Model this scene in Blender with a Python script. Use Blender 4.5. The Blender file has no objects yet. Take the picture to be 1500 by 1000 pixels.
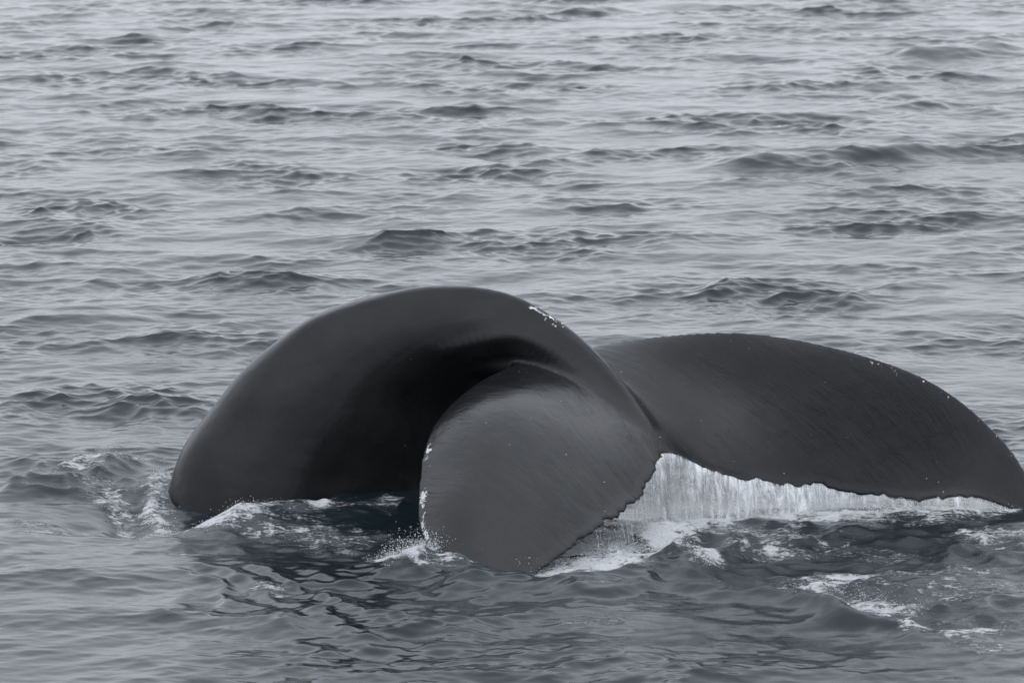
import bpy, bmesh, math, random
import numpy as np
from mathutils import Vector

S = bpy.context.scene
COL = S.collection
random.seed(4)
RNG = np.random.default_rng(11)

# ------------------------------------------------------------------ camera
CAM_H, CAM_D, LENS, PITCH = 5.3, 23.5, 135.0, math.radians(10.0)
cd = bpy.data.cameras.new('camera')
cam = bpy.data.objects.new('camera', cd)
COL.objects.link(cam)
cam.location = (0, -CAM_D, CAM_H)
cam.rotation_euler = (math.pi / 2 - PITCH, 0, 0)
cd.lens = LENS
cd.sensor_width = 36
cd.clip_start = 0.5
cd.clip_end = 50000
cd.dof.use_dof = True
cd.dof.focus_distance = 23.8
cd.dof.aperture_fstop = 6.3
S.camera = cam

# ------------------------------------------------------------------ sky and sun (overcast)
SUN_EL, SUN_AZ = math.radians(62), math.radians(200)
w = bpy.data.worlds.new('World')
S.world = w
w.use_nodes = True
nt = w.node_tree
nt.nodes.clear()
out = nt.nodes.new('ShaderNodeOutputWorld')
bg = nt.nodes.new('ShaderNodeBackground')
sky = nt.nodes.new('ShaderNodeTexSky')
sky.sky_type = 'NISHITA'
sky.sun_disc = False
sky.sun_elevation = SUN_EL
sky.sun_rotation = SUN_AZ
sky.air_density = 1.0
sky.dust_density = 4.0
hs = nt.nodes.new('ShaderNodeHueSaturation')
hs.inputs['Saturation'].default_value = 0.25
mx = nt.nodes.new('ShaderNodeMix')
mx.data_type = 'RGBA'
mx.inputs['Factor'].default_value = 0.85
tc = nt.nodes.new('ShaderNodeTexCoord')
sx_ = nt.nodes.new('ShaderNodeSeparateXYZ')
nt.links.new(tc.outputs['Generated'], sx_.inputs[0])
mr = nt.nodes.new('ShaderNodeMapRange')                 # even overcast: brighter overhead than at the horizon
mr.inputs['From Min'].default_value = 0.0
mr.inputs['From Max'].default_value = 1.0
mr.inputs['To Min'].default_value = 0.97
mr.inputs['To Max'].default_value = 1.55
nt.links.new(sx_.outputs['Z'], mr.inputs['Value'])
deck = nt.nodes.new('ShaderNodeVectorMath')
deck.operation = 'SCALE'
deck.inputs[0].default_value = (8.15, 8.55, 9.35)         # the cloud deck
nt.links.new(mr.outputs[0], deck.inputs['Scale'])
nt.links.new(deck.outputs[0], mx.inputs['B'])
nt.links.new(sky.outputs[0], hs.inputs['Color'])
nt.links.new(hs.outputs[0], mx.inputs['A'])
nt.links.new(mx.outputs['Result'], bg.inputs['Color'])
bg.inputs['Strength'].default_value = 0.145
nt.links.new(bg.outputs[0], out.inputs[0])

ld = bpy.data.lights.new('sun', 'SUN')
ld.energy = 0.5
ld.angle = math.radians(70)
ld.color = (1, 0.98, 0.95)
sun = bpy.data.objects.new('sun', ld)
COL.objects.link(sun)
sun.location = (0, -10, 30)
sun.rotation_euler = (math.pi / 2 - SUN_EL, 0, math.pi - SUN_AZ)

S.view_settings.view_transform = 'Standard'
S.view_settings.look = 'None'
S.view_settings.exposure = -0.04
S.view_settings.gamma = 1.0
S.view_settings.use_curve_mapping = False


# ------------------------------------------------------------------ helpers
F = 1500 * LENS / 36.0
CT, ST = math.cos(PITCH), math.sin(PITCH)


def ray(px, py):
    a, b = (px - 750) / F, (500 - py) / F
    return np.array([a, CT + b * ST, -ST + b * CT])


def at(px, py, Y):
    """survey: photograph bearing + distance across the water -> point in metres"""
    d = ray(px, py)
    t = (Y + CAM_D) / d[1]
    return np.array([0, -CAM_D, CAM_H]) + d * t


def onsea(px, py, z=0.0):
    d = ray(px, py)
    t = (z - CAM_H) / d[2]
    return (np.array([0, -CAM_D, CAM_H]) + d * t)[:2]


def tag(o, label=None, cat=None, group=None, kind=None):
    if label: o['label'] = label
    if cat: o['category'] = cat
    if group: o['group'] = group
    if kind: o['kind'] = kind
    return o


def mesh_np(name, verts, faces, mat=None, smooth=True, attrs=None, parent=None):
    """verts (n,3); faces (m,k) with k 3 or 4"""
    me = bpy.data.meshes.new(name)
    verts = np.ascontiguousarray(verts, dtype=np.float32)
    faces = np.ascontiguousarray(faces, dtype=np.int32)
    m, k = faces.shape
    me.vertices.add(len(verts))
    me.vertices.foreach_set('co', verts.ravel())
    me.loops.add(m * k)
    me.loops.foreach_set('vertex_index', faces.ravel())
    me.polygons.add(m)
    me.polygons.foreach_set('loop_start', np.arange(0, m * k, k, dtype=np.int32))
    me.polygons.foreach_set('use_smooth', np.full(m, smooth))
    for an, av in (attrs or {}).items():
        a = me.attributes.new(an, 'FLOAT', 'POINT')
        a.data.foreach_set('value', np.ascontiguousarray(av, dtype=np.float32))
    me.update(calc_edges=True)
    me.validate()
    if mat: me.materials.append(mat)
    o = bpy.data.objects.new(name, me)
    COL.objects.link(o)
    if parent: o.parent = parent
    return o


def catmull(P, n):
    """open Catmull-Rom through P (m,...) -> n samples, uniform parameter"""
    P = np.asarray(P, float)
    m = len(P)
    t = np.linspace(0, m - 1, n)
    i = np.clip(t.astype(int), 0, m - 2)
    f = (t - i).reshape((-1,) + (1,) * (P.ndim - 1))
    E = np.concatenate([[2 * P[0] - P[1]], P, [2 * P[-1] - P[-2]]])
    p0, p1, p2, p3 = E[i], E[i + 1], E[i + 2], E[i + 3]
    return 0.5 * (2 * p1 + (p2 - p0) * f + (2 * p0 - 5 * p1 + 4 * p2 - p3) * f ** 2 + (3 * p1 - p0 - 3 * p2 + p3) * f ** 3)


def sstep(x, a, b):
    t = np.clip((x - a) / (b - a), 0, 1)
    return t * t * (3 - 2 * t)


class Nodes:
    def __init__(s, name):
        s.m = bpy.data.materials.new(name)
        s.m.use_nodes = True
        s.t = s.m.node_tree
        s.t.nodes.clear()
        s.out = s.t.nodes.new('ShaderNodeOutputMaterial')

    def n(s, typ, **kw):
        x = s.t.nodes.new(typ)
        for k, v in kw.items():
            if k in x.inputs:
                s.put(x.inputs[k], v)
            else:
                setattr(x, k, v)
        return x

    def put(s, sock, v):
        if isinstance(v, bpy.types.NodeSocket):
            s.t.links.new(v, sock)
        else:
            sock.default_value = v

    def math(s, op, a, b=0.0, c=0.0, clamp=False):
        x = s.t.nodes.new('ShaderNodeMath')
        x.operation = op
        x.use_clamp = clamp
        for i, v in enumerate((a, b, c)):
            s.put(x.inputs[i], v)
        return x.outputs[0]

    def ramp(s, v, a, b, lo=0.0, hi=1.0):
        x = s.t.nodes.new('ShaderNodeMapRange')
        x.interpolation_type = 'SMOOTHSTEP'
        for i, q in enumerate((v, a, b, lo, hi)):
            s.put(x.inputs[i], q)
        return x.outputs[0]

    def mixc(s, f, a, b):
        x = s.t.nodes.new('ShaderNodeMix')
        x.data_type = 'RGBA'
        s.put(x.inputs['Factor'], f)
        s.put(x.inputs['A'], a)
        s.put(x.inputs['B'], b)
        return x.outputs['Result']

    def attr(s, name):
        return s.n('ShaderNodeAttribute', attribute_name=name).outputs['Fac']

    def noise(s, vec, scale, detail=4, rough=0.55, dist=0.0):
        return s.n('ShaderNodeTexNoise', Vector=vec, Scale=scale, Detail=detail, Roughness=rough, Distortion=dist).outputs['Fac']

    def scaled(s, vec, sc):
        return s.n('ShaderNodeMapping', Vector=vec, Scale=sc).outputs[0]


# ------------------------------------------------------------------ materials
def mat_sea():
    k = Nodes('sea_water')
    pos = k.n('ShaderNodeNewGeometry').outputs['Position']
    foam = k.attr('foam')
    turb = k.attr('turb')
    n1 = k.noise(pos, 6.0, 4, 0.6, 0.8)
    n2 = k.noise(k.scaled(pos, (11, 34, 11)), 1.0, 7, 0.7, 0.9)
    n3 = k.noise(pos, 42.0, 4, 0.65, 0.5)
    nn = k.math('ADD', k.math('ADD', k.math('MULTIPLY', n1, 0.36), k.math('MULTIPLY', n2, 0.4)), k.math('MULTIPLY', n3, 0.24))
    v = k.math('ADD', foam, k.math('MULTIPLY', k.math('SUBTRACT', nn, 0.5), 6.5))
    mask = k.math('MULTIPLY', k.ramp(v, 0.42, 1.15, 0.0, 0.9), k.ramp(foam, 0.03, 0.35))
    rip = k.noise(k.scaled(pos, (13, 24, 16)), 1.0, 5, 0.62, 0.5)
    fine = k.noise(pos, 60.0, 5, 0.7)
    b1 = k.n('ShaderNodeBump', Height=rip, Strength=1.0, Distance=0.0018)
    tb = k.noise(k.scaled(pos, (22, 34, 22)), 1.0, 6, 0.66, 0.8)
    b2 = k.n('ShaderNodeBump', Height=k.math('MULTIPLY', tb, turb), Strength=1.0, Distance=0.006, Normal=b1.outputs[0])
    b3 = k.n('ShaderNodeBump', Height=k.math('MULTIPLY', fine, mask), Strength=1.0, Distance=0.02, Normal=b2.outputs[0])
    deep = k.mixc(k.ramp(foam, 0.0, 0.9), (0.006, 0.0112, 0.0138, 1), (0.022, 0.03, 0.032, 1))
    col = k.mixc(mask, deep, (0.54, 0.56, 0.575, 1))
    p = k.n('ShaderNodeBsdfPrincipled')
    k.put(p.inputs['Base Color'], col)
    k.put(p.inputs['Roughness'], k.math('ADD', k.math('MULTIPLY', mask, 0.5), 0.045))
    p.inputs['IOR'].default_value = 1.333
    k.put(p.inputs['Normal'], b3.outputs[0])
    k.put(k.out.inputs[0], p.outputs[0])
    return k.m


def mat_whale():
    k = Nodes('wet_whale_skin')
    pos = k.n('ShaderNodeNewGeometry').outputs['Position']
    fu, fv, fd = k.attr('span'), k.attr('chord'), k.attr('fluke')
    sl = k.math('SUBTRACT', k.math('ABSOLUTE', fu), k.math('MULTIPLY', fv, 0.22))
    cmb = k.n('ShaderNodeCombineXYZ', X=sl, Y=fv, Z=k.math('SIGN', fu)).outputs[0]
    st = k.noise(k.scaled(cmb, (58, 5.5, 1)), 1.0, 7, 0.72, 0.6)
    st2 = k.noise(k.scaled(cmb, (17, 2.6, 1)), 1.0, 6, 0.68, 0.8)
    mott = k.noise(pos, 4.0, 5, 0.6)
    fine = k.noise(pos, 70.0, 4, 0.6)
    base = k.mixc(k.ramp(mott, 0.3, 0.7), (0.007, 0.0078, 0.0086, 1), (0.0115, 0.0118, 0.0124, 1))
    # scars: white scratched patches along the leading edge and the tail ridge, specks on the flukes
    scar = k.attr('scar')
    sn = k.noise(k.scaled(pos, (10, 10, 8)), 1.0, 7, 0.75, 1.6)
    sm = k.ramp(k.math('ADD', k.math('MULTIPLY', sn, 1.0), k.math('MULTIPLY', scar, 0.36)), 0.87, 0.91)
    gate = k.ramp(k.noise(pos, 5.0, 2, 0.5), 0.42, 0.52)
    sm = k.math('MULTIPLY', k.math('MULTIPLY', sm, gate), k.ramp(scar, 0.05, 0.3))
    sp = k.noise(pos, 38.0, 2, 0.5)
    spk = k.math('MULTIPLY', k.ramp(sp, 0.757, 0.80), k.math('ADD', k.math('MULTIPLY', fd, 0.75), 0.25))
    sm = k.math('MAXIMUM', sm, k.math('MULTIPLY', spk, 0.55))
    col = k.mixc(sm, base, (0.55, 0.55, 0.55, 1))
    p = k.n('ShaderNodeBsdfPrincipled')
    k.put(p.inputs['Base Color'], col)
    rough = k.math('ADD', k.math('ADD', 0.23, k.math('MULTIPLY', fd, -0.09)), k.math('MULTIPLY', st, 0.12))
    k.put(p.inputs['Roughness'], rough)
    p.inputs['IOR'].default_value = 1.36
    k.put(p.inputs['Specular IOR Level'], k.math('ADD', 0.30, k.math('MULTIPLY', fd, 0.20)))
    patch = k.ramp(k.noise(pos, 2.6, 3, 0.55), 0.38, 0.66, 0.25, 1.3)
    h = k.math('ADD', k.math('MULTIPLY', k.math('MULTIPLY', k.math('MULTIPLY', st, fd), patch), 0.9), k.math('MULTIPLY', k.math('ADD', fine, k.noise(pos, 16.0, 4, 0.6)), 0.16))
    st3 = k.noise(k.scaled(cmb, (26, 1.8, 1)), 1.0, 5, 0.6, 0.5)
    cut = k.ramp(k.math('ABSOLUTE', k.math('SUBTRACT', st3, 0.5)), 0.0, 0.022)
    cut = k.math('MULTIPLY', k.math('MULTIPLY', cut, fd), 0.22)
    h = k.math('ADD', h, k.math('MULTIPLY', cut, patch))
    b1 = k.n('ShaderNodeBump', Height=h, Strength=0.7, Distance=0.0048)
    b2 = k.n('ShaderNodeBump', Height=k.math('MULTIPLY', st2, fd), Strength=0.7, Distance=0.008, Normal=b1.outputs[0])
    ca = k.n('ShaderNodeCombineXYZ', X=k.attr('girth'), Y=k.attr('length'), Z=0.0).outputs[0]
    lg = k.math('ADD', k.math('MULTIPLY', k.noise(k.scaled(ca, (3.0, 0.8, 1)), 1.0, 2, 0.4, 0.1), 0.35), k.math('MULTIPLY', k.noise(pos, 3.0, 3, 0.5), 1.3))
    b3 = k.n('ShaderNodeBump', Height=k.math('MULTIPLY', lg, k.math('SUBTRACT', 1.0, fd)), Strength=0.7, Distance=0.02, Normal=b2.outputs[0])
    k.put(p.inputs['Normal'], b3.outputs[0])
    k.put(k.out.inputs[0], p.outputs[0])
    return k.m


def mat_foam(name, col, trans=0.0):
    k = Nodes(name)
    pos = k.n('ShaderNodeNewGeometry').outputs['Position']
    n1 = k.noise(k.scaled(pos, (40, 40, 8)), 1.0, 5, 0.6)
    c = k.mixc(k.ramp(n1, 0.3, 0.7), tuple(0.72 * x for x in col) + (1,), tuple(col) + (1,))
    p = k.n('ShaderNodeBsdfPrincipled')
    k.put(p.inputs['Base Color'], c)
    p.inputs['Roughness'].default_value = 0.35
    p.inputs['IOR'].default_value = 1.333
    p.inputs['Transmission Weight'].default_value = trans
    k.put(k.out.inputs[0], p.outputs[0])
    return k.m


def mat_curtain():
    k = Nodes('falling_water_sheet')
    ea, fa = k.attr('along'), k.attr('fall')
    v = k.n('ShaderNodeCombineXYZ', X=ea, Y=fa, Z=0.0).outputs[0]
    n1 = k.noise(k.scaled(v, (17, 3.4, 1)), 1.0, 8, 0.72, 1.3)
    n2 = k.noise(k.scaled(v, (5, 3.5, 1)), 1.0, 6, 0.7, 1.2)
    n4 = k.noise(k.scaled(v, (2.6, 1.2, 1)), 1.0, 2, 0.5, 0.6)
    d = k.math('ADD', k.math('ADD', k.math('MULTIPLY', n1, 0.46), k.math('MULTIPLY', n2, 0.36)), k.math('MULTIPLY', n4, 0.18))
    th = k.attr('thin')
    dd = k.math('SUBTRACT', d, k.math('MULTIPLY', th, 0.11))
    white = k.ramp(dd, 0.39, 0.55)
    hole = k.math('MULTIPLY', k.ramp(dd, 0.40, 0.30), k.ramp(th, 0.0, 0.4))
    wat = k.n('ShaderNodeBsdfPrincipled')
    wat.inputs['Base Color'].default_value = (0.9, 0.95, 0.95, 1)
    wat.inputs['Transmission Weight'].default_value = 1.0
    wat.inputs['IOR'].default_value = 1.2
    wat.inputs['Roughness'].default_value = 0.15
    fo = k.n('ShaderNodeBsdfPrincipled')
    fo.inputs['Base Color'].default_value = (0.68, 0.70, 0.72, 1)
    fo.inputs['Roughness'].default_value = 0.4
    b = k.n('ShaderNodeBump', Height=d, Strength=0.8, Distance=0.014)
    k.put(fo.inputs['Normal'], b.outputs[0])
    k.put(wat.inputs['Normal'], b.outputs[0])
    m = k.n('ShaderNodeMixShader')
    k.put(m.inputs[0], k.math('ADD', k.math('MULTIPLY', white, 0.85), 0.10))
    clear = k.n('ShaderNodeMixShader')
    clear.inputs[0].default_value = 0.55
    k.put(clear.inputs[1], wat.outputs[0])
    k.put(clear.inputs[2], k.n('ShaderNodeBsdfTransparent').outputs[0])
    k.put(m.inputs[1], clear.outputs[0])
    k.put(m.inputs[2], fo.outputs[0])
    tr = k.n('ShaderNodeBsdfTransparent')
    m2 = k.n('ShaderNodeMixShader')
    k.put(m2.inputs[0], hole)
    k.put(m2.inputs[1], m.outputs[0])
    k.put(m2.inputs[2], tr.outputs[0])
    k.put(k.out.inputs[0], m2.outputs[0])
    return k.m


M_SEA, M_WHALE = mat_sea(), mat_whale()
M_FOAM = mat_foam('white_foam', (0.70, 0.72, 0.73))
M_DROP = mat_foam('spray_water', (0.8, 0.82, 0.83), 0.3)
M_CURT = mat_curtain()
M_BARN = mat_foam('barnacle_shell', (0.36, 0.35, 0.33))

# ------------------------------------------------------------------ the sea
NFFT = 512


def wave_tile(L, lmin, lmax, slope, spread, wind, seed):
    """periodic patch of wind sea: height and choppy shift, rms slope given"""
    r = np.random.default_rng(seed)
    kx = np.fft.fftfreq(NFFT, L / NFFT) * 2 * np.pi
    KX, KY = np.meshgrid(kx, kx, indexing='ij')
    K = np.hypot(KX, KY)
    K[0, 0] = 1
    c = (KX * math.cos(wind) + KY * math.sin(wind)) / K
    kmin, kmax = 2 * np.pi / lmax, 2 * np.pi / lmin
    amp = K ** -2.0 * np.exp(-(kmin / K) ** 4 * 0.6) * np.exp(-(K / kmax) ** 4)
    amp *= (1 - spread) * np.abs(c) ** 3 + spread
    amp[0, 0] = 0
    g = r.standard_normal((NFFT, NFFT)) + 1j * r.standard_normal((NFFT, NFFT))
    A = amp * g
    f = lambda q: np.real(np.fft.ifft2(q))
    h = f(A)
    sx, sy = f(1j * KX * A), f(1j * KY * A)
    s = slope / math.sqrt((sx ** 2 + sy ** 2).mean())
    dx, dy = f(1j * KX / K * A), f(1j * KY / K * A)
    return L, h * s, dx * s, dy * s


def sample(tile, x, y):
    L = tile[0]
    u, v = x / L * NFFT, y / L * NFFT
    iu, iv = np.floor(u), np.floor(v)
    fu, fv = u - iu, v - iv
    i0 = iu.astype(np.int64) % NFFT
    j0 = iv.astype(np.int64) % NFFT
    i1, j1 = (i0 + 1) % NFFT, (j0 + 1) % NFFT
    res = []
    for q in tile[1:]:
        res.append((q[i0, j0] * (1 - fu) + q[i1, j0] * fu) * (1 - fv) + (q[i0, j1] * (1 - fu) + q[i1, j1] * fu) * fv)
    return res


WIND = math.radians(-82)
T_A = wave_tile(37.0, 0.36, 2.1, 0.094, 0.45, WIND, 1)
T_B = wave_tile(11.3, 0.12, 0.42, 0.084, 0.60, WIND + 0.25, 2)
T_C = wave_tile(3.7, 0.05, 0.16, 0.062, 0.25, WIND - 0.2, 3)
T_W = wave_tile(9.1, 0.2, 1.1, 0.1, 0.9, WIND, 21)      # meander of wake lines and foam
T_M = wave_tile(43.0, 0.9, 4.5, 0.1, 0.7, WIND, 7)       # gusts: where the ripples gather
T_T = wave_tile(6.1, 0.10, 0.5, 0.26, 0.8, WIND, 5)      # churned water


def seg_field(X, Y, pts, wid, taper=0.3):
    """gaussian ridge along a polyline; returns 0..1"""
    P = np.array([onsea(*p) for p in pts])
    P = catmull(P, 6 * len(P))
    n = len(P)
    best = np.full(X.shape, 1e9)
    bt = np.zeros(X.shape)
    lo, hi = P.min(0) - 4 * wid, P.max(0) + 4 * wid
    sel = (X > lo[0]) & (X < hi[0]) & (Y > lo[1]) & (Y < hi[1])
    x, y = X[sel], Y[sel]
    b, t_ = best[sel], bt[sel]
    for i in range(n - 1):
        a, c = P[i], P[i + 1]
        d = c - a
        L2 = max(d @ d, 1e-9)
        t = np.clip(((x - a[0]) * d[0] + (y - a[1]) * d[1]) / L2, 0, 1)
        q = (x - a[0] - t * d[0]) ** 2 + (y - a[1] - t * d[1]) ** 2
        m = q < b
        b = np.where(m, q, b)
        t_ = np.where(m, (i + t) / (n - 1), t_)
    o = np.zeros(X.shape)
    e = sstep(t_, 0, taper) * sstep(1 - t_, 0, taper) if taper > 0 else 1
    o[sel] = np.exp(-b / wid ** 2) * e
    return o


def blob(X, Y, p, rx, ry):
    c = onsea(*p)
    return np.exp(-((X - c[0]) / rx) ** 2 - ((Y - c[1]) / ry) ** 2)


RIDGES = [  # pixels on the photograph's water, width m, height m
    ([(222, 790), (222, 760), (226, 730), (240, 700), (262, 685)], .10, .035),
    ([(0, 735), (60, 712), (130, 692), (200, 680), (265, 676)], .20, .07),
    ([(255, 775), (330, 768), (400, 757), (450, 750), (520, 752), (600, 758)], .20, .085),
    ([(230, 808), (300, 822), (350, 846), (400, 876), (470, 905), (560, 950), (660, 975)], .10, .028),
    ([(400, 815), (480, 842), (570, 862), (660, 872)], .06, .02),
    ([(280, 795), (360, 822), (440, 858), (540, 896), (650, 920), (760, 930)], .065, .022),
    ([(230, 830), (300, 856), (380, 900), (450, 945), (560, 990)], .08, .025),
    ([(590, 838), (660, 846), (740, 856), (830, 860), (900, 855), (970, 838), (1010, 815)], .20, .05),
    ([(950, 815), (1000, 830), (1040, 860), (1100, 872), (1160, 882), (1210, 905), (1300, 920), (1380, 935), (1490, 950)], .13, .065),
    ([(1150, 872), (1230, 862), (1300, 885)], .14, .03),
    ([(1050, 765), (1150, 770), (1250, 775), (1350, 778)], .12, .03),
]
FAR_RIDGES = [([(1000, 262), (1080, 246), (1180, 240), (1290, 232), (1380, 224), (1520, 228)], .30, .13),
              ([(1290, 85), (1400, 80), (1520, 62)], .45, .12), ([(-20, 470), (60, 470), (160, 468), (260, 462)], .25, .05)]
HOLES = [((975, 782), .22, .16, .06), ((612, 826), .15, .12, .07), ((205, 752), .42, .55, -.15), ((520, 800), .45, .35, -.04), ((1150, 810), .6, .3, -.03)]
FOAM = [  # polyline, width, strength
    ([(10, 718), (60, 700), (120, 680), (150, 676)], .10, .55),
    ([(80, 698), (130, 684), (170, 676), (225, 668)], .16, 1.0),
    ([(120, 700), (160, 730), (200, 765), (215, 775)], .09, .75),
    ([(0, 778), (80, 776), (160, 772), (240, 778), (300, 772)], .07, .65),
    ([(0, 765), (40, 760), (60, 768)], .07, .6),
    ([(250, 690), (236, 715), (232, 745), (240, 775)], .10, .8),
    ([(260, 775), (330, 766), (380, 755), (420, 742)], .12, 1.0),
    ([(360, 752), (400, 740), (450, 742), (490, 760)], .17, 1.05),
    ([(330, 785), (420, 775), (500, 790), (560, 800)], .22, .48),
    ([(480, 740), (540, 745), (600, 742)], .12, .5),
    ([(250, 806), (285, 808), (310, 814)], .07, .62),
    ([(355, 862), (395, 866), (430, 874)], .07, .60),
    ([(560, 832), (600, 820), (640, 808), (660, 818)], .17, 1.35),
    ([(600, 835), (640, 828), (690, 835)], .10, .6),
    ([(770, 832), (830, 826), (900, 826), (960, 800)], .20, 1.05),
    ([(800, 815), (870, 790), (920, 770), (960, 760)], .25, .85),
    ([(930, 795), (970, 782), (1010, 765), (1060, 758)], .17, 1.25),
    ([(1000, 760), (1100, 757), (1200, 758), (1300, 760), (1400, 748), (1480, 745)], .10, 1.05),
    ([(1290, 762), (1360, 752), (1440, 748), (1520, 752)], .20, 1.0),
    ([(990, 800), (1020, 820), (1035, 845)], .08, 1.05),
    ([(1165, 872), (1200, 862), (1235, 848), (1290, 856)], .17, .95),
    ([(1165, 885), (1230, 886), (1290, 890), (1350, 905)], .17, .98),
    ([(1280, 870), (1330, 895), (1360, 905)], .12, .7),
    ([(1370, 915), (1430, 918), (1500, 922)], .10, .9),
    ([(1290, 925), (1360, 925), (1420, 945), (1500, 955)], .13, .62),
    ([(1080, 790), (1130, 805), (1180, 822)], .13, .6),
    ([(1030, 775), (1120, 780), (1200, 790)], .15, .5),
    ([(1180, 790), (1260, 800), (1330, 815)], .2, .42),
    ([(1400, 775), (1450, 785), (1500, 770)], .14, .8),
    ([(1380, 820), (1450, 840), (1500, 860)], .16, .5),
    ([(1250, 830), (1350, 850), (1450, 880)], .25, .42),
    ([(840, 905), (890, 908)], .1, .45),
]
TURB = [([(950, 790), (1100, 790), (1250, 800), (1400, 800), (1550, 800)], .75, 1.25),
        ([(1000, 830), (1200, 860), (1350, 890), (1550, 920)], .5, 1.2),
        ([(20, 720), (100, 700), (180, 705), (245, 710)], .6, 1.05),
        ([(240, 785), (300, 790), (420, 790), (520, 790), (610, 790)], .55, .7),
        ([(800, 815), (900, 800), (960, 780)], .28, 1.0),
        ([(570, 825), (640, 815)], .2, .9),
        ([(250, 830), (450, 870), (650, 900), (900, 900)], .8, .2),
        ([(950, 900), (1150, 930), (1350, 960), (1560, 970)], .7, .35)]


def sea_fields(X, Y, sp):
    H = np.zeros_like(X); DX = np.zeros_like(X); DY = np.zeros_like(X)
    foam = np.zeros_like(X); turb = np.zeros_like(X)
    near = (np.abs(X) < 5.5) & (Y > -4.5) & (Y < 5)
    x, y = X[near], Y[near]
    hh = np.zeros_like(x); ff = np.zeros_like(x); tt = np.zeros_like(x)
    _, ox, oy = sample(T_W, x, y)
    k_ = .05 / T_W[2].std()
    x, y = x + ox * k_, y + oy * k_ * .8
    lump = 1 + .22 * sample(T_W, y * 1.1 + 2, x * 1.1)[0] / T_W[1].std()
    for pts, wd, h in RIDGES: hh += h * seg_field(x, y, pts, wd) * np.clip(lump, .2, 1.8)
    for p, rx, ry, h in HOLES: hh += h * blob(x, y, p, rx, ry)
    for pts, wd, s in FOAM: ff = np.maximum(ff, 1.12 * s * seg_field(x, y, pts, wd * 1.45, .15))
    for pts, wd, s in TURB: tt = np.maximum(tt, s * seg_field(x, y, pts, wd, .1))
    H[near], foam[near], turb[near] = hh, ff, tt
    for pts, wd, h in FAR_RIDGES: H += h * seg_field(X, Y, pts, wd)
    calm = (1 - 0.35 * turb) * (1 - .75 * blob(X, Y, (915, 505), .8, 1.5))
    gm = sample(T_M, X, Y)[0] / T_M[1].std()
    for T, a, b, ch, gu in ((T_A, .15, .7, 1.3, .33), (T_B, .06, .18, 1.2, .5), (T_C, .016, .05, .8, .4)):
        wt = (1 - sstep(sp, a, b)) * np.clip(np.exp(gu * gm), .4, 2.4)
        m = wt > 0
        h, dx, dy = sample(T, X[m], Y[m])
        g = wt[m] * calm[m]
        H[m] += h * g; DX[m] += ch * dx * g; DY[m] += ch * dy * g
    m = turb > .01
    h, dx, dy = sample(T_T, X[m], Y[m])
    g = turb[m]
    H[m] += h * g; DX[m] += .8 * dx * g; DY[m] += .8 * dy * g
    m = foam > .05
    h, _, _ = sample(T_C, X[m] * .9 + 3, Y[m] * .9)
    H[m] += h * 3.2 * np.clip(foam[m], 0, 1.2)
    return H, DX, DY, foam, turb


def build_sea():
    d, rows = 0.6, []
    while d < 19.0: rows.append(d); d += max(0.03, (19.0 - d) * 0.25) if d < 18.6 else 0.05
    d = 19.0
    while d < 72:
        rows.append(d)
        d += 0.0135 if d < 25.6 else max(0.0135, 0.0012 * d - 0.017)
    while d < 25000: rows.append(d); d *= 1.035
    rows = np.array(rows)
    dc = 0.00064
    inner = np.arange(-0.185, 0.1851, dc)
    a, side = 0.185, []
    st = dc
    while True:
        st *= 1.13
        a += st
        if a >= math.pi: break
        side.append(a)
    side = np.array(side)
    ang = np.concatenate([-side[::-1], inner, side])
    R, A = np.meshgrid(rows, ang, indexing='ij')
    X, Y = R * np.sin(A), R * np.cos(A) - CAM_D
    dr = np.gradient(rows)
    da = np.gradient(ang)
    sp = np.maximum(dr[:, None] * .75, R * da[None, :])
    H, DX, DY, foam, turb = sea_fields(X.ravel(), Y.ravel(), sp.ravel())
    V = np.stack([X.ravel() + DX, Y.ravel() + DY, H], 1)
    nr, nc = X.shape
    i = np.arange(nr - 1)[:, None] * nc + np.arange(nc)[None, :]
    j = np.roll(i, -1, axis=1)
    q = np.stack([i, j, j + nc, i + nc], -1).reshape(-1, 4)
    o = mesh_np('sea', V, q[:, ::-1] if False else q[:, [0, 1, 2, 3]], M_SEA, True, {'foam': foam, 'turb': turb})
    # normals up
    if o.data.polygons[len(o.data.polygons) // 2].normal.z < 0: o.data.flip_normals()
    tag(o, 'grey rippled sea with foam and churned water round the tail', None, None, 'structure')
    return o


sea = build_sea()

# ------------------------------------------------------------------ the whale
# fluke surface: stations across the span (near tip -> far tip), points leading edge -> trailing edge
FL = [
    [(700, 866, -1.30), (712, 870, -1.34), (724, 872, -1.38), (734, 872, -1.40)],
    [(628, 805, -.80), (672, 808, -.96), (728, 822, -1.13), (790, 836, -1.23)],
    [(613, 725, -.38), (690, 718, -.58), (780, 744, -.77), (872, 776, -.84)],
    [(640, 618, .18), (730, 616, .03), (835, 662, -.20), (938, 728, -.38)],
    [(742, 540, .86), (846, 570, .76), (922, 622, .44), (980, 668, .05)],
    [(918, 499, 1.22), (962, 556, .92), (1010, 632, .50), (1050, 694, .18)],
    [(1112, 489, .64), (1132, 560, .59), (1160, 640, .48), (1185, 716, .36)],
    [(1335, 545, .53), (1335, 605, .53), (1335, 675, .48), (1330, 731, .38)],
    [(1465, 640, .58), (1455, 675, .54), (1445, 708, .46), (1435, 732, .37)],
    [(1535, 752, .52), (1532, 756, .50), (1526, 760, .47), (1520, 762, .44)],
]
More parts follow.
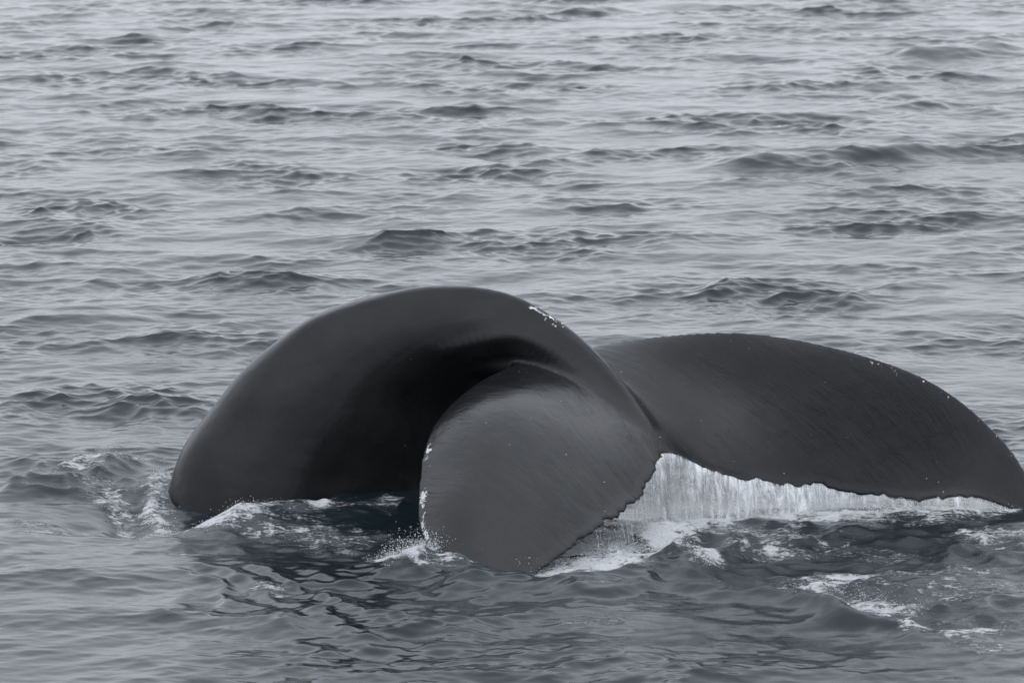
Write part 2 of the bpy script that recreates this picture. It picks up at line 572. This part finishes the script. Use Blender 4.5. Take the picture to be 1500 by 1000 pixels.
# tail stock: back ridge point, belly point, half width
PED = [
    ((140, 1130, .55), (760, 1160, 1.9), .74),
    ((200, 930, .65), (760, 990, 1.9), .70),
    ((238, 790, .75), (740, 830, 1.85), .64),
    ((272, 668, .86), (725, 725, 1.8), .57),
    ((350, 566, .95), (715, 645, 1.7), .49),
    ((426, 492, 1.02), (715, 600, 1.6), .41),
    ((526, 444, 1.08), (720, 570, 1.48), .345),
    ((640, 420, 1.14), (738, 556, 1.34), .28),
    ((735, 426, 1.14), (768, 566, 1.12), .22),
    ((803, 456, 1.06), (805, 585, .90), .165),
    ((864, 502, .9), (852, 618, .66), .135),
    ((920, 563, .62), (900, 655, .42), .11),
    ((958, 618, .34), (944, 676, .22), .07),
]


def fluke_grid(nu=220, nv=60):
    P = np.array([[at(*q) for q in row] for row in FL])          # stations, chord, 3
    G = catmull(P, nu)
    G = catmull(np.swapaxes(G, 0, 1), nv)
    G = np.swapaxes(G, 0, 1)                                     # nu, nv, 3
    u = np.linspace(0, len(FL) - 1, nu)
    su = np.where(u < 4, (u - 4) / 4, (u - 4) / 5)               # -1 near tip, 0 root, 1 far tip
    v = np.linspace(0, 1, nv)
    return G, su, v


def ragged(u):
    r = np.random.default_rng(8)
    o = np.zeros_like(u)
    for f_, a_ in ((9, .012), (23, .012), (47, .011), (90, .010), (150, .008)):
        o += a_ * np.sin(u * f_ * 2.2 + r.uniform(0, 6.28)) * (0.6 + .4 * np.sin(u * f_ * .37 + r.uniform(0, 6)))
    for _ in range(18):
        o -= r.uniform(.004, .02) * np.exp(-((u - r.uniform(-.8, .9)) / r.uniform(.004, .014)) ** 2)
    return o


def build_whale():
    G, su, v = fluke_grid(420, 60)
    nu, nv = G.shape[:2]
    # trailing edge nicks
    cd_ = G[:, -1] - G[:, -8]
    cd_ /= np.linalg.norm(cd_, axis=1, keepdims=True) + 1e-9
    nick = (ragged(su) * (1 - np.abs(su) ** 4))[:, None, None] * (v ** 10)[None, :, None]
    notch = (-.05 * np.exp(-(su / .02) ** 2))[:, None, None] * (v ** 8)[None, :, None]
    G = G + (nick + notch) * cd_[:, None, :]
    Gu, Gv = np.gradient(G, axis=0), np.gradient(G, axis=1)
    N = np.cross(Gv, Gu)
    N /= np.linalg.norm(N, axis=2, keepdims=True) + 1e-9
    if N[..., 2].mean() < 0: N = -N
    tmax = .17 * (1 - np.abs(su)) ** .8 + .05
    prof = 2.1 * np.clip(v, 0, 1) ** .68 * (1 - v) ** 1.0 / .74
    th = np.maximum(tmax[:, None] * prof[None, :] * .5, .014)
    th[:, 0] = .012
    up, dn = G + N * th[..., None], G - N * th[..., None]
    # closed fluke solid
    V = np.concatenate([up.reshape(-1, 3), dn.reshape(-1, 3)])
    i = (np.arange(nu - 1)[:, None] * nv + np.arange(nv - 1)[None, :])
    qt = np.stack([i, i + 1, i + nv + 1, i + nv], -1).reshape(-1, 4)
    n = nu * nv
    qb = qt[:, ::-1] + n
    rim = []
    def strip(a):
        a = np.array(a)
        rim.append(np.stack([a[:-1], a[:-1] + n, a[1:] + n, a[1:]], -1))
    strip([k * nv for k in range(nu)])
    strip([k * nv + nv - 1 for k in range(nu)][::-1])
    strip(list(range(nv))[::-1])
    strip([(nu - 1) * nv + k for k in range(nv)])
    Q = np.concatenate([qt, qb] + rim)
    # tail stock
    D = np.array([at(*p[0]) for p in PED]); B = np.array([at(*p[1]) for p in PED]); W = np.array([p[2] for p in PED])
    ns = 120
    D, B, W = catmull(D, ns), catmull(B, ns), catmull(W, ns)
    C = (D + B) / 2
    T = np.gradient(C, axis=0)
    T /= np.linalg.norm(T, axis=1, keepdims=True)
    Lat = np.cross(D - B, T)
    Lat /= np.linalg.norm(Lat, axis=1, keepdims=True)
    na = 72
    th_ = np.linspace(0, 2 * np.pi, na, endpoint=False)
    s_ = np.linspace(0, 1, ns)
    ring = []
    for k in range(ns):
        hv = (D[k] - B[k]) / 2
        sharp = 1 + .75 * sstep(np.array(s_[k]), .30, .62)       # back narrows to a ridge towards the flukes
        c, s = np.cos(th_), np.sin(th_)
        lat = np.sign(s) * np.abs(s) ** np.where(c > 0, sharp, 1.0)
        belly = np.clip((.9 - c) / 1.9, 0, 1)
        lat = lat * 1.22 * (1 - (.62 - .34 * sstep(np.array(s_[k]), .48, .66)) * belly)
        knuck = 1.0 + .011 * math.sin(k * .5) * sstep(np.array(s_[k]), .2, .3) * (1 - sstep(np.array(s_[k]), .55, .7))
        ring.append(C[k] + np.outer(c * np.where(c > .8, knuck, 1), hv) + np.outer(lat * W[k], Lat[k]))
    Vp = np.concatenate(ring + [C[:1], C[-1:]])
    a = (np.arange(ns - 1)[:, None] * na + np.arange(na)[None, :])
    b = (np.arange(ns - 1)[:, None] * na + (np.arange(na)[None, :] + 1) % na)
    qp = np.stack([a, b, b + na, a + na], -1).reshape(-1, 4)
    bm = bmesh.new()
    for VV, QQ, caps in ((V, Q, None), (Vp, qp, (ns, na))):
        vs = [bm.verts.new(p) for p in VV]
        for f_ in QQ:
            try: bm.faces.new([vs[x] for x in f_])
            except ValueError: pass
        if caps:
            m_ = len(VV)
            for x in range(na):
                bm.faces.new([vs[m_ - 2], vs[(x + 1) % na], vs[x]])
                o_ = (ns - 1) * na
                bm.faces.new([vs[m_ - 1], vs[o_ + x], vs[o_ + (x + 1) % na]])
    bmesh.ops.recalc_face_normals(bm, faces=bm.faces)
    me = bpy.data.meshes.new('tmp')
    bm.to_mesh(me); bm.free()
    ob = bpy.data.objects.new('tmp', me)
    COL.objects.link(ob)
    md = ob.modifiers.new('r', 'REMESH')
    md.mode = 'VOXEL'
    md.voxel_size = 0.0125
    dg = bpy.context.evaluated_depsgraph_get()
    ev = ob.evaluated_get(dg)
    m2 = ev.to_mesh()
    nvt = len(m2.vertices)
    co = np.empty(nvt * 3, np.float32); m2.vertices.foreach_get('co', co); co = co.reshape(-1, 3).astype(float)
    ne = len(m2.edges)
    ed = np.empty(ne * 2, np.int32); m2.edges.foreach_get('vertices', ed); ed = ed.reshape(-1, 2)
    fc = np.empty(len(m2.loops), np.int32); m2.loops.foreach_get('vertex_index', fc)
    fc = fc.reshape(-1, 4)
    ev.to_mesh_clear()
    bpy.data.objects.remove(ob)
    # junction weights: close to both the stock's surface axis and the fluke root
    deg = np.bincount(ed.ravel(), minlength=nvt).astype(float)
    def smooth(co, wgt, it):
        for _ in range(it):
            acc = np.zeros_like(co)
            for k in range(3):
                acc[:, k] = np.bincount(ed[:, 0], co[ed[:, 1], k], nvt) + np.bincount(ed[:, 1], co[ed[:, 0], k], nvt)
            co = co + wgt[:, None] * (acc / deg[:, None] - co) * .6
        return co
    # nearest fluke sample for every vertex (coarse grid)
    gs, us, vs_ = G[::2, ::2].reshape(-1, 3), np.repeat(su[::2], len(v[::2])), np.tile(v[::2], len(su[::2]))
    best = np.full(nvt, 1e9); bi = np.zeros(nvt, int)
    for k0 in range(0, nvt, 4000):
        c_ = co[k0:k0 + 4000]
        d2 = (c_ ** 2).sum(1)[:, None] + (gs ** 2).sum(1)[None] - 2 * c_ @ gs.T
        bi[k0:k0 + 4000] = d2.argmin(1)
        best[k0:k0 + 4000] = d2.min(1)
    dist = np.sqrt(np.maximum(best, 0))
    U, Vc = us[bi], vs_[bi]
    g_u, g_v = Gu[::2, ::2].reshape(-1, 3)[bi], Gv[::2, ::2].reshape(-1, 3)[bi]
    q = co - gs[bi]
    du = np.gradient(su)[::2].repeat(len(v[::2]))[bi]
    lu, lv = (g_u ** 2).sum(1) + 1e-9, (g_v ** 2).sum(1) + 1e-9
    U = U + np.clip((q * g_u).sum(1) / lu, -1, 1) * du
    Vc = np.clip(Vc + np.clip((q * g_v).sum(1) / lv, -1, 1) * (v[1] - v[0]), 0, 1)
    onfl = 1 - sstep(dist, .10, .20)
    # distance to the tail's centre line
    ctr = C[::3]
    dc_ = np.full(nvt, 1e9); ci = np.zeros(nvt, int)
    for k0 in range(0, nvt, 8000):
        d2 = ((co[k0:k0 + 8000, None, :] - ctr[None]) ** 2).sum(2)
        dc_[k0:k0 + 8000] = np.sqrt(d2.min(1)); ci[k0:k0 + 8000] = d2.argmin(1)
    cs = s_[::3][ci]
    joint = (1 - sstep(dist, .12, .30)) * (1 - sstep(dc_, .28, .50)) * sstep(cs, .5, .65)
    co = smooth(co, np.full(nvt, 1.0), 4)
    co = smooth(co, joint, 12)
    co = smooth(co, joint * sstep(cs, .84, .93), 40)
    co = smooth(co, np.clip(1 - onfl, 0, 1), 25)
    rel = co - C[::3][ci]
    step = np.linalg.norm(np.gradient(C, axis=0), axis=1)[::3][ci] * (ns - 1)
    cs = cs + np.clip((rel * T[::3][ci]).sum(1) / step, -1.6 / ns, 1.6 / ns)
    hvn = (D - B)[::3][ci]; hvn /= np.linalg.norm(hvn, axis=1, keepdims=True)
    girth = np.arctan2((rel * Lat[::3][ci]).sum(1), (rel * hvn).sum(1))
    # pocket between the stock and the near fluke's root
    def along(pts):
        P = catmull(np.array([at(*p) for p in pts]), 24)
        d2 = ((co[:, None, [0, 2]] - P[None][:, :, [0, 2]]) ** 2).sum(2)
        j = d2.argmin(1)
        e = np.sin(np.pi * np.clip((j + .5) / 24, 0, 1)) ** .6
        return np.sqrt(d2.min(1)), e
    nearv = np.where((np.abs(co[:, 0]) < .7) & (co[:, 2] > .4) & (co[:, 1] < 1.35))[0]
    full = co
    co = full[nearv]
    d_, e_ = along([(690, 545, .95), (722, 530, .95), (765, 528, .93), (815, 548, .88)])
    g = np.exp(-(d_ / .050) ** 2) * e_ * np.exp(-((co[:, 1] - .9) / .35) ** 2)
    d2_, e2_ = along([(640, 520, 1.0), (720, 496, .98), (775, 495, .95), (840, 530, .85)])
    g2 = np.exp(-(d2_ / .055) ** 2) * e2_ * np.exp(-((co[:, 1] - .9) / .35) ** 2)
    full[nearv] = co + g[:, None] * np.array([0, .03, .0]) + g2[:, None] * np.array([0, -.034, .012])
    co = full
    # scars: leading edges, ridge
    lead = (.55 + .45 * sstep(Vc, .0, .03)) * (1 - sstep(Vc, .05, .13)) * onfl
    scar = lead * np.where(U < 0, sstep(-U, .22, .4), .75 * sstep(U, .35, .5))
    Dn = D[::3][ci]
    ridge = (1 - sstep(np.abs(girth), .06, .20)) * 1.15 * sstep(cs, .66, .69) * (1 - sstep(cs, .75, .79))
    scar = np.maximum(scar, ridge)
    te = sstep(Vc, .9, .98) * onfl * .45 * sstep(np.abs(U), .05, .15)
    scar = np.maximum(scar, te)
    sg = np.sign(girth); girth = np.abs(girth)
    F_ = np.stack([U, Vc, cs, girth, scar, onfl], 1)
    for _ in range(14):
        acc = np.stack([np.bincount(ed[:, 0], F_[ed[:, 1], k], nvt) + np.bincount(ed[:, 1], F_[ed[:, 0], k], nvt) for k in range(6)], 1)
        nf = .5 * F_ + .5 * acc / deg[:, None]
        nf[:, 4] = F_[:, 4]
        F_ = nf
    U, Vc, cs, girth, scar, onfl = F_.T
    root = bpy.data.objects.new('humpback_whale', None)
    COL.objects.link(root)
    root.location = tuple(C[int(ns * .25)] * np.array([1, 1, 0]))
    tag(root, 'dark grey diving whale with arched tail stock and wide wet flukes', 'whale')
    bd = mesh_np('body', co - np.array(root.location), fc, M_WHALE, True,
                 {'span': U, 'chord': Vc, 'fluke': onfl, 'scar': scar, 'girth': girth, 'length': cs * 4}, root)
    # barnacles on the tail ridge
    bmb = bmesh.new()
    bmesh.ops.create_cone(bmb, cap_ends=True, segments=9, radius1=1, radius2=.55, depth=1.0)
    bme = bpy.data.meshes.new('barnacle'); bmb.to_mesh(bme); bmb.free()
    bme.materials.append(M_BARN)
    rb = np.random.default_rng(3)
    top = np.where((np.abs(girth) < .35) & (cs > .715) & (cs < .765) & (onfl < .5))[0]
    for vi in rb.choice(top, min(11, len(top)), replace=False):
        b_ = bpy.data.objects.new('barnacle', bme)
        COL.objects.link(b_)
        b_.parent = root
        b_.location = tuple(co[vi] - np.array(root.location))
        r_ = rb.uniform(.005, .011)
        b_.scale = (r_, r_, r_ * rb.uniform(.8, 1.3))
        nrm = Vector(tuple(co[vi] - C[::3][ci[vi]]))
        b_.rotation_euler = nrm.to_track_quat('Z', 'Y').to_euler()
    return root, G, su


whale, FG, FSU = build_whale()

# ------------------------------------------------------------------ water pouring off the trailing edges
def sea_z(x, y):
    x, y = np.atleast_1d(x).astype(float), np.atleast_1d(y).astype(float)
    return sea_fields(x, y, np.full_like(x, .012))[0]


def edge_curve(u0, u1, n):
    te = FG[:, -2]
    uu = np.linspace(u0, u1, n)
    return np.stack([np.interp(uu, FSU, te[:, k]) for k in range(3)], 1)


def curtain(name, u0, u1, out_dir, label, nstr, thin=(0, 0)):
    n, m = 260, 26
    E = edge_curve(u0, u1, n)
    L = np.concatenate([[0], np.cumsum(np.linalg.norm(np.diff(E, axis=0), axis=1))])
    foot = sea_z(E[:, 0] + out_dir[0] * .1, E[:, 1] + out_dir[1] * .1) - .03
    r = np.random.default_rng(5)
    t = np.linspace(0, 1, m)
    rough = np.zeros((n, m))
    for f_, a_ in ((4, .02), (9, .014), (21, .006), (43, .003)):
        rough += a_ * np.sin(L * f_ + r.uniform(0, 6))[:, None] * (.3 + t)[None] 
    drop = np.maximum(E[:, 2] - foot, .02)
    P = np.zeros((n, m, 3))
    ou = (.16 * np.sqrt(drop))[:, None] * np.sqrt(t)[None] + rough
    P[..., 0] = E[:, 0, None] + out_dir[0] * ou
    P[..., 1] = E[:, 1, None] + out_dir[1] * ou
    P[..., 2] = E[:, 2, None] + .004 - drop[:, None] * t[None] ** 1.15
    back = P - np.array([out_dir[0], out_dir[1], 0]) * .012
    V = np.concatenate([P.reshape(-1, 3), back.reshape(-1, 3)])
    i = (np.arange(n - 1)[:, None] * m + np.arange(m - 1)[None, :])
    q = np.stack([i, i + 1, i + m + 1, i + m], -1).reshape(-1, 4)
    al = np.tile(np.repeat(L, m), 2)
    fa = np.tile((drop[:, None] * t[None]).ravel(), 2)
    o = mesh_np(name, V, np.concatenate([q, q[:, ::-1] + n * m]), M_CURT, True, {'along': al, 'fall': fa, 'thin': np.tile(np.repeat(np.linspace(thin[0], thin[1], n), m), 2)})
    tag(o, label, 'falling water', None, 'stuff')
    # strands of white water on it
    vv, ff = [], []
    for k in range(nstr):
        a = r.uniform(0, n - 1.001)
        i0 = int(a); f_ = a - i0
        e, dr = E[i0] * (1 - f_) + E[i0 + 1] * f_, drop[i0]
        t0 = r.uniform(0, .7) ** 1.3
        t1 = min(1.02, t0 + r.uniform(.15, .8))
        w_ = r.uniform(.0006, .0026)
        ph = r.uniform(-.03, .03); off = r.uniform(.0, .05)
        base = len(vv)
        K = 5
        for j in range(K):
            tt = t0 + (t1 - t0) * j / (K - 1)
            ww = w_ * math.sin(math.pi * min(.97, .12 + .85 * j / (K - 1))) + .0006
            oo = .16 * math.sqrt(dr) * math.sqrt(tt) + off * tt + .004 + r.uniform(-.004, .004)
            c = e + np.array([out_dir[0] * oo + ph * tt, out_dir[1] * oo, .004 - dr * tt ** 1.15])
            for q_ in range(3):
                an = q_ * 2.094 + .5
                vv.append(c + np.array([math.cos(an) * ww, math.sin(an) * ww, 0]))
        for j in range(K - 1):
            for q_ in range(3):
                p0, p1 = base + j * 3 + q_, base + j * 3 + (q_ + 1) % 3
                ff.append((p0, p1, p1 + 3, p0 + 3))
    bmd = bmesh.new()
    bmesh.ops.create_icosphere(bmd, subdivisions=1, radius=1)
    bv = np.array([v_.co for v_ in bmd.verts]); bf = [[v_.index for v_ in f_.verts] for f_ in bmd.faces]
    bmd.free()
    dv, df = [], []
    for k in range(int(700 * L[-1])):
        a = r.uniform(0, n - 1.001)
        i0 = int(a); e, dr = E[i0], drop[i0]
        tt = r.uniform(.1, 1.0)
        oo = .16 * math.sqrt(dr) * math.sqrt(tt) + r.uniform(.0, .09) * tt
        c = e + np.array([out_dir[0] * oo + r.uniform(-.03, .03), out_dir[1] * oo, -dr * tt])
        sz = .0008 + .0026 * r.random() ** 3
        df += [[x + 12 * k for x in f_] for f_ in bf]
        dv.append(bv * np.array([sz, sz, sz * r.uniform(1, 3.5)]) + c)
    dp = mesh_np('water_drops', np.concatenate(dv), np.array(df), M_DROP, True, None, None)
    dp.parent = o
    dp['kind'] = 'stuff'
    s = mesh_np('water_strands', np.array(vv), np.array(ff), M_FOAM, True, None, None)
    s.parent = o
    s['kind'] = 'stuff'
    return o


curtain('falling_water', -.01, .93, (0.05, -1.0), 'white water pouring in a long curtain off the far fluke', 40, (.25, 1.5))
curtain('falling_water', -.50, -.012, (.35, -.25), 'white water draining off the trailing edge of the near fluke', 20, (2.4, .5))


# ------------------------------------------------------------------ spray droplets and froth
def spray(name, spots, label):
    r = np.random.default_rng(9)
    bm = bmesh.new()
    bmesh.ops.create_icosphere(bm, subdivisions=1, radius=1)
    bv = np.array([v_.co for v_ in bm.verts]); bf = np.array([[v_.index for v_ in f_.verts] for f_ in bm.faces])
    bm.free()
    vv, ff = [], []
    c = 0
    for pts, n, spread, hmax, smin, smax in spots:
        P = catmull(np.array([onsea(*p) for p in pts]), 40)
        k = r.integers(0, 39, n)
        xy = P[k] + r.normal(0, spread, (n, 2)) 
        z0 = sea_z(xy[:, 0], xy[:, 1])
        zz = z0 + np.abs(r.normal(0, 1, n)) ** 1.4 * hmax * .5
        sz = smin + (smax - smin) * r.random(n) ** 3
        for j in range(n):
            sc = sz[j] * np.array([1, 1, r.uniform(.7, 1.5)])
            vv.append(bv * sc + np.array([xy[j, 0], xy[j, 1], zz[j]]))
            ff.append(bf + c)
            c += len(bv)
    o = mesh_np(name, np.concatenate(vv), np.concatenate(ff), M_DROP, True)
    tag(o, label, 'spray', None, 'stuff')
    return o


spray('spray', [
    ([(250, 770), (330, 764), (410, 745)], 260, .04, .03, .0007, .003),
    ([(240, 690), (232, 740), (245, 775)], 900, .04, .07, .0007, .003),
    ([(100, 690), (200, 668)], 320, .05, .03, .0007, .003),
    ([(570, 828), (650, 812)], 3000, .06, .07, .0007, .0032),
    ([(790, 826), (900, 815), (960, 780)], 5000, .11, .03, .0007, .0032),
    ([(1000, 752), (1200, 756), (1350, 752), (1490, 745)], 2200, .05, .018, .0007, .003),
    ([(1000, 812), (1035, 845)], 440, .03, .03, .0007, .003),
    ([(1170, 872), (1250, 870), (1340, 898)], 900, .07, .03, .0007, .003),
], 'white spray and froth beads thrown up where the tail meets the sea')
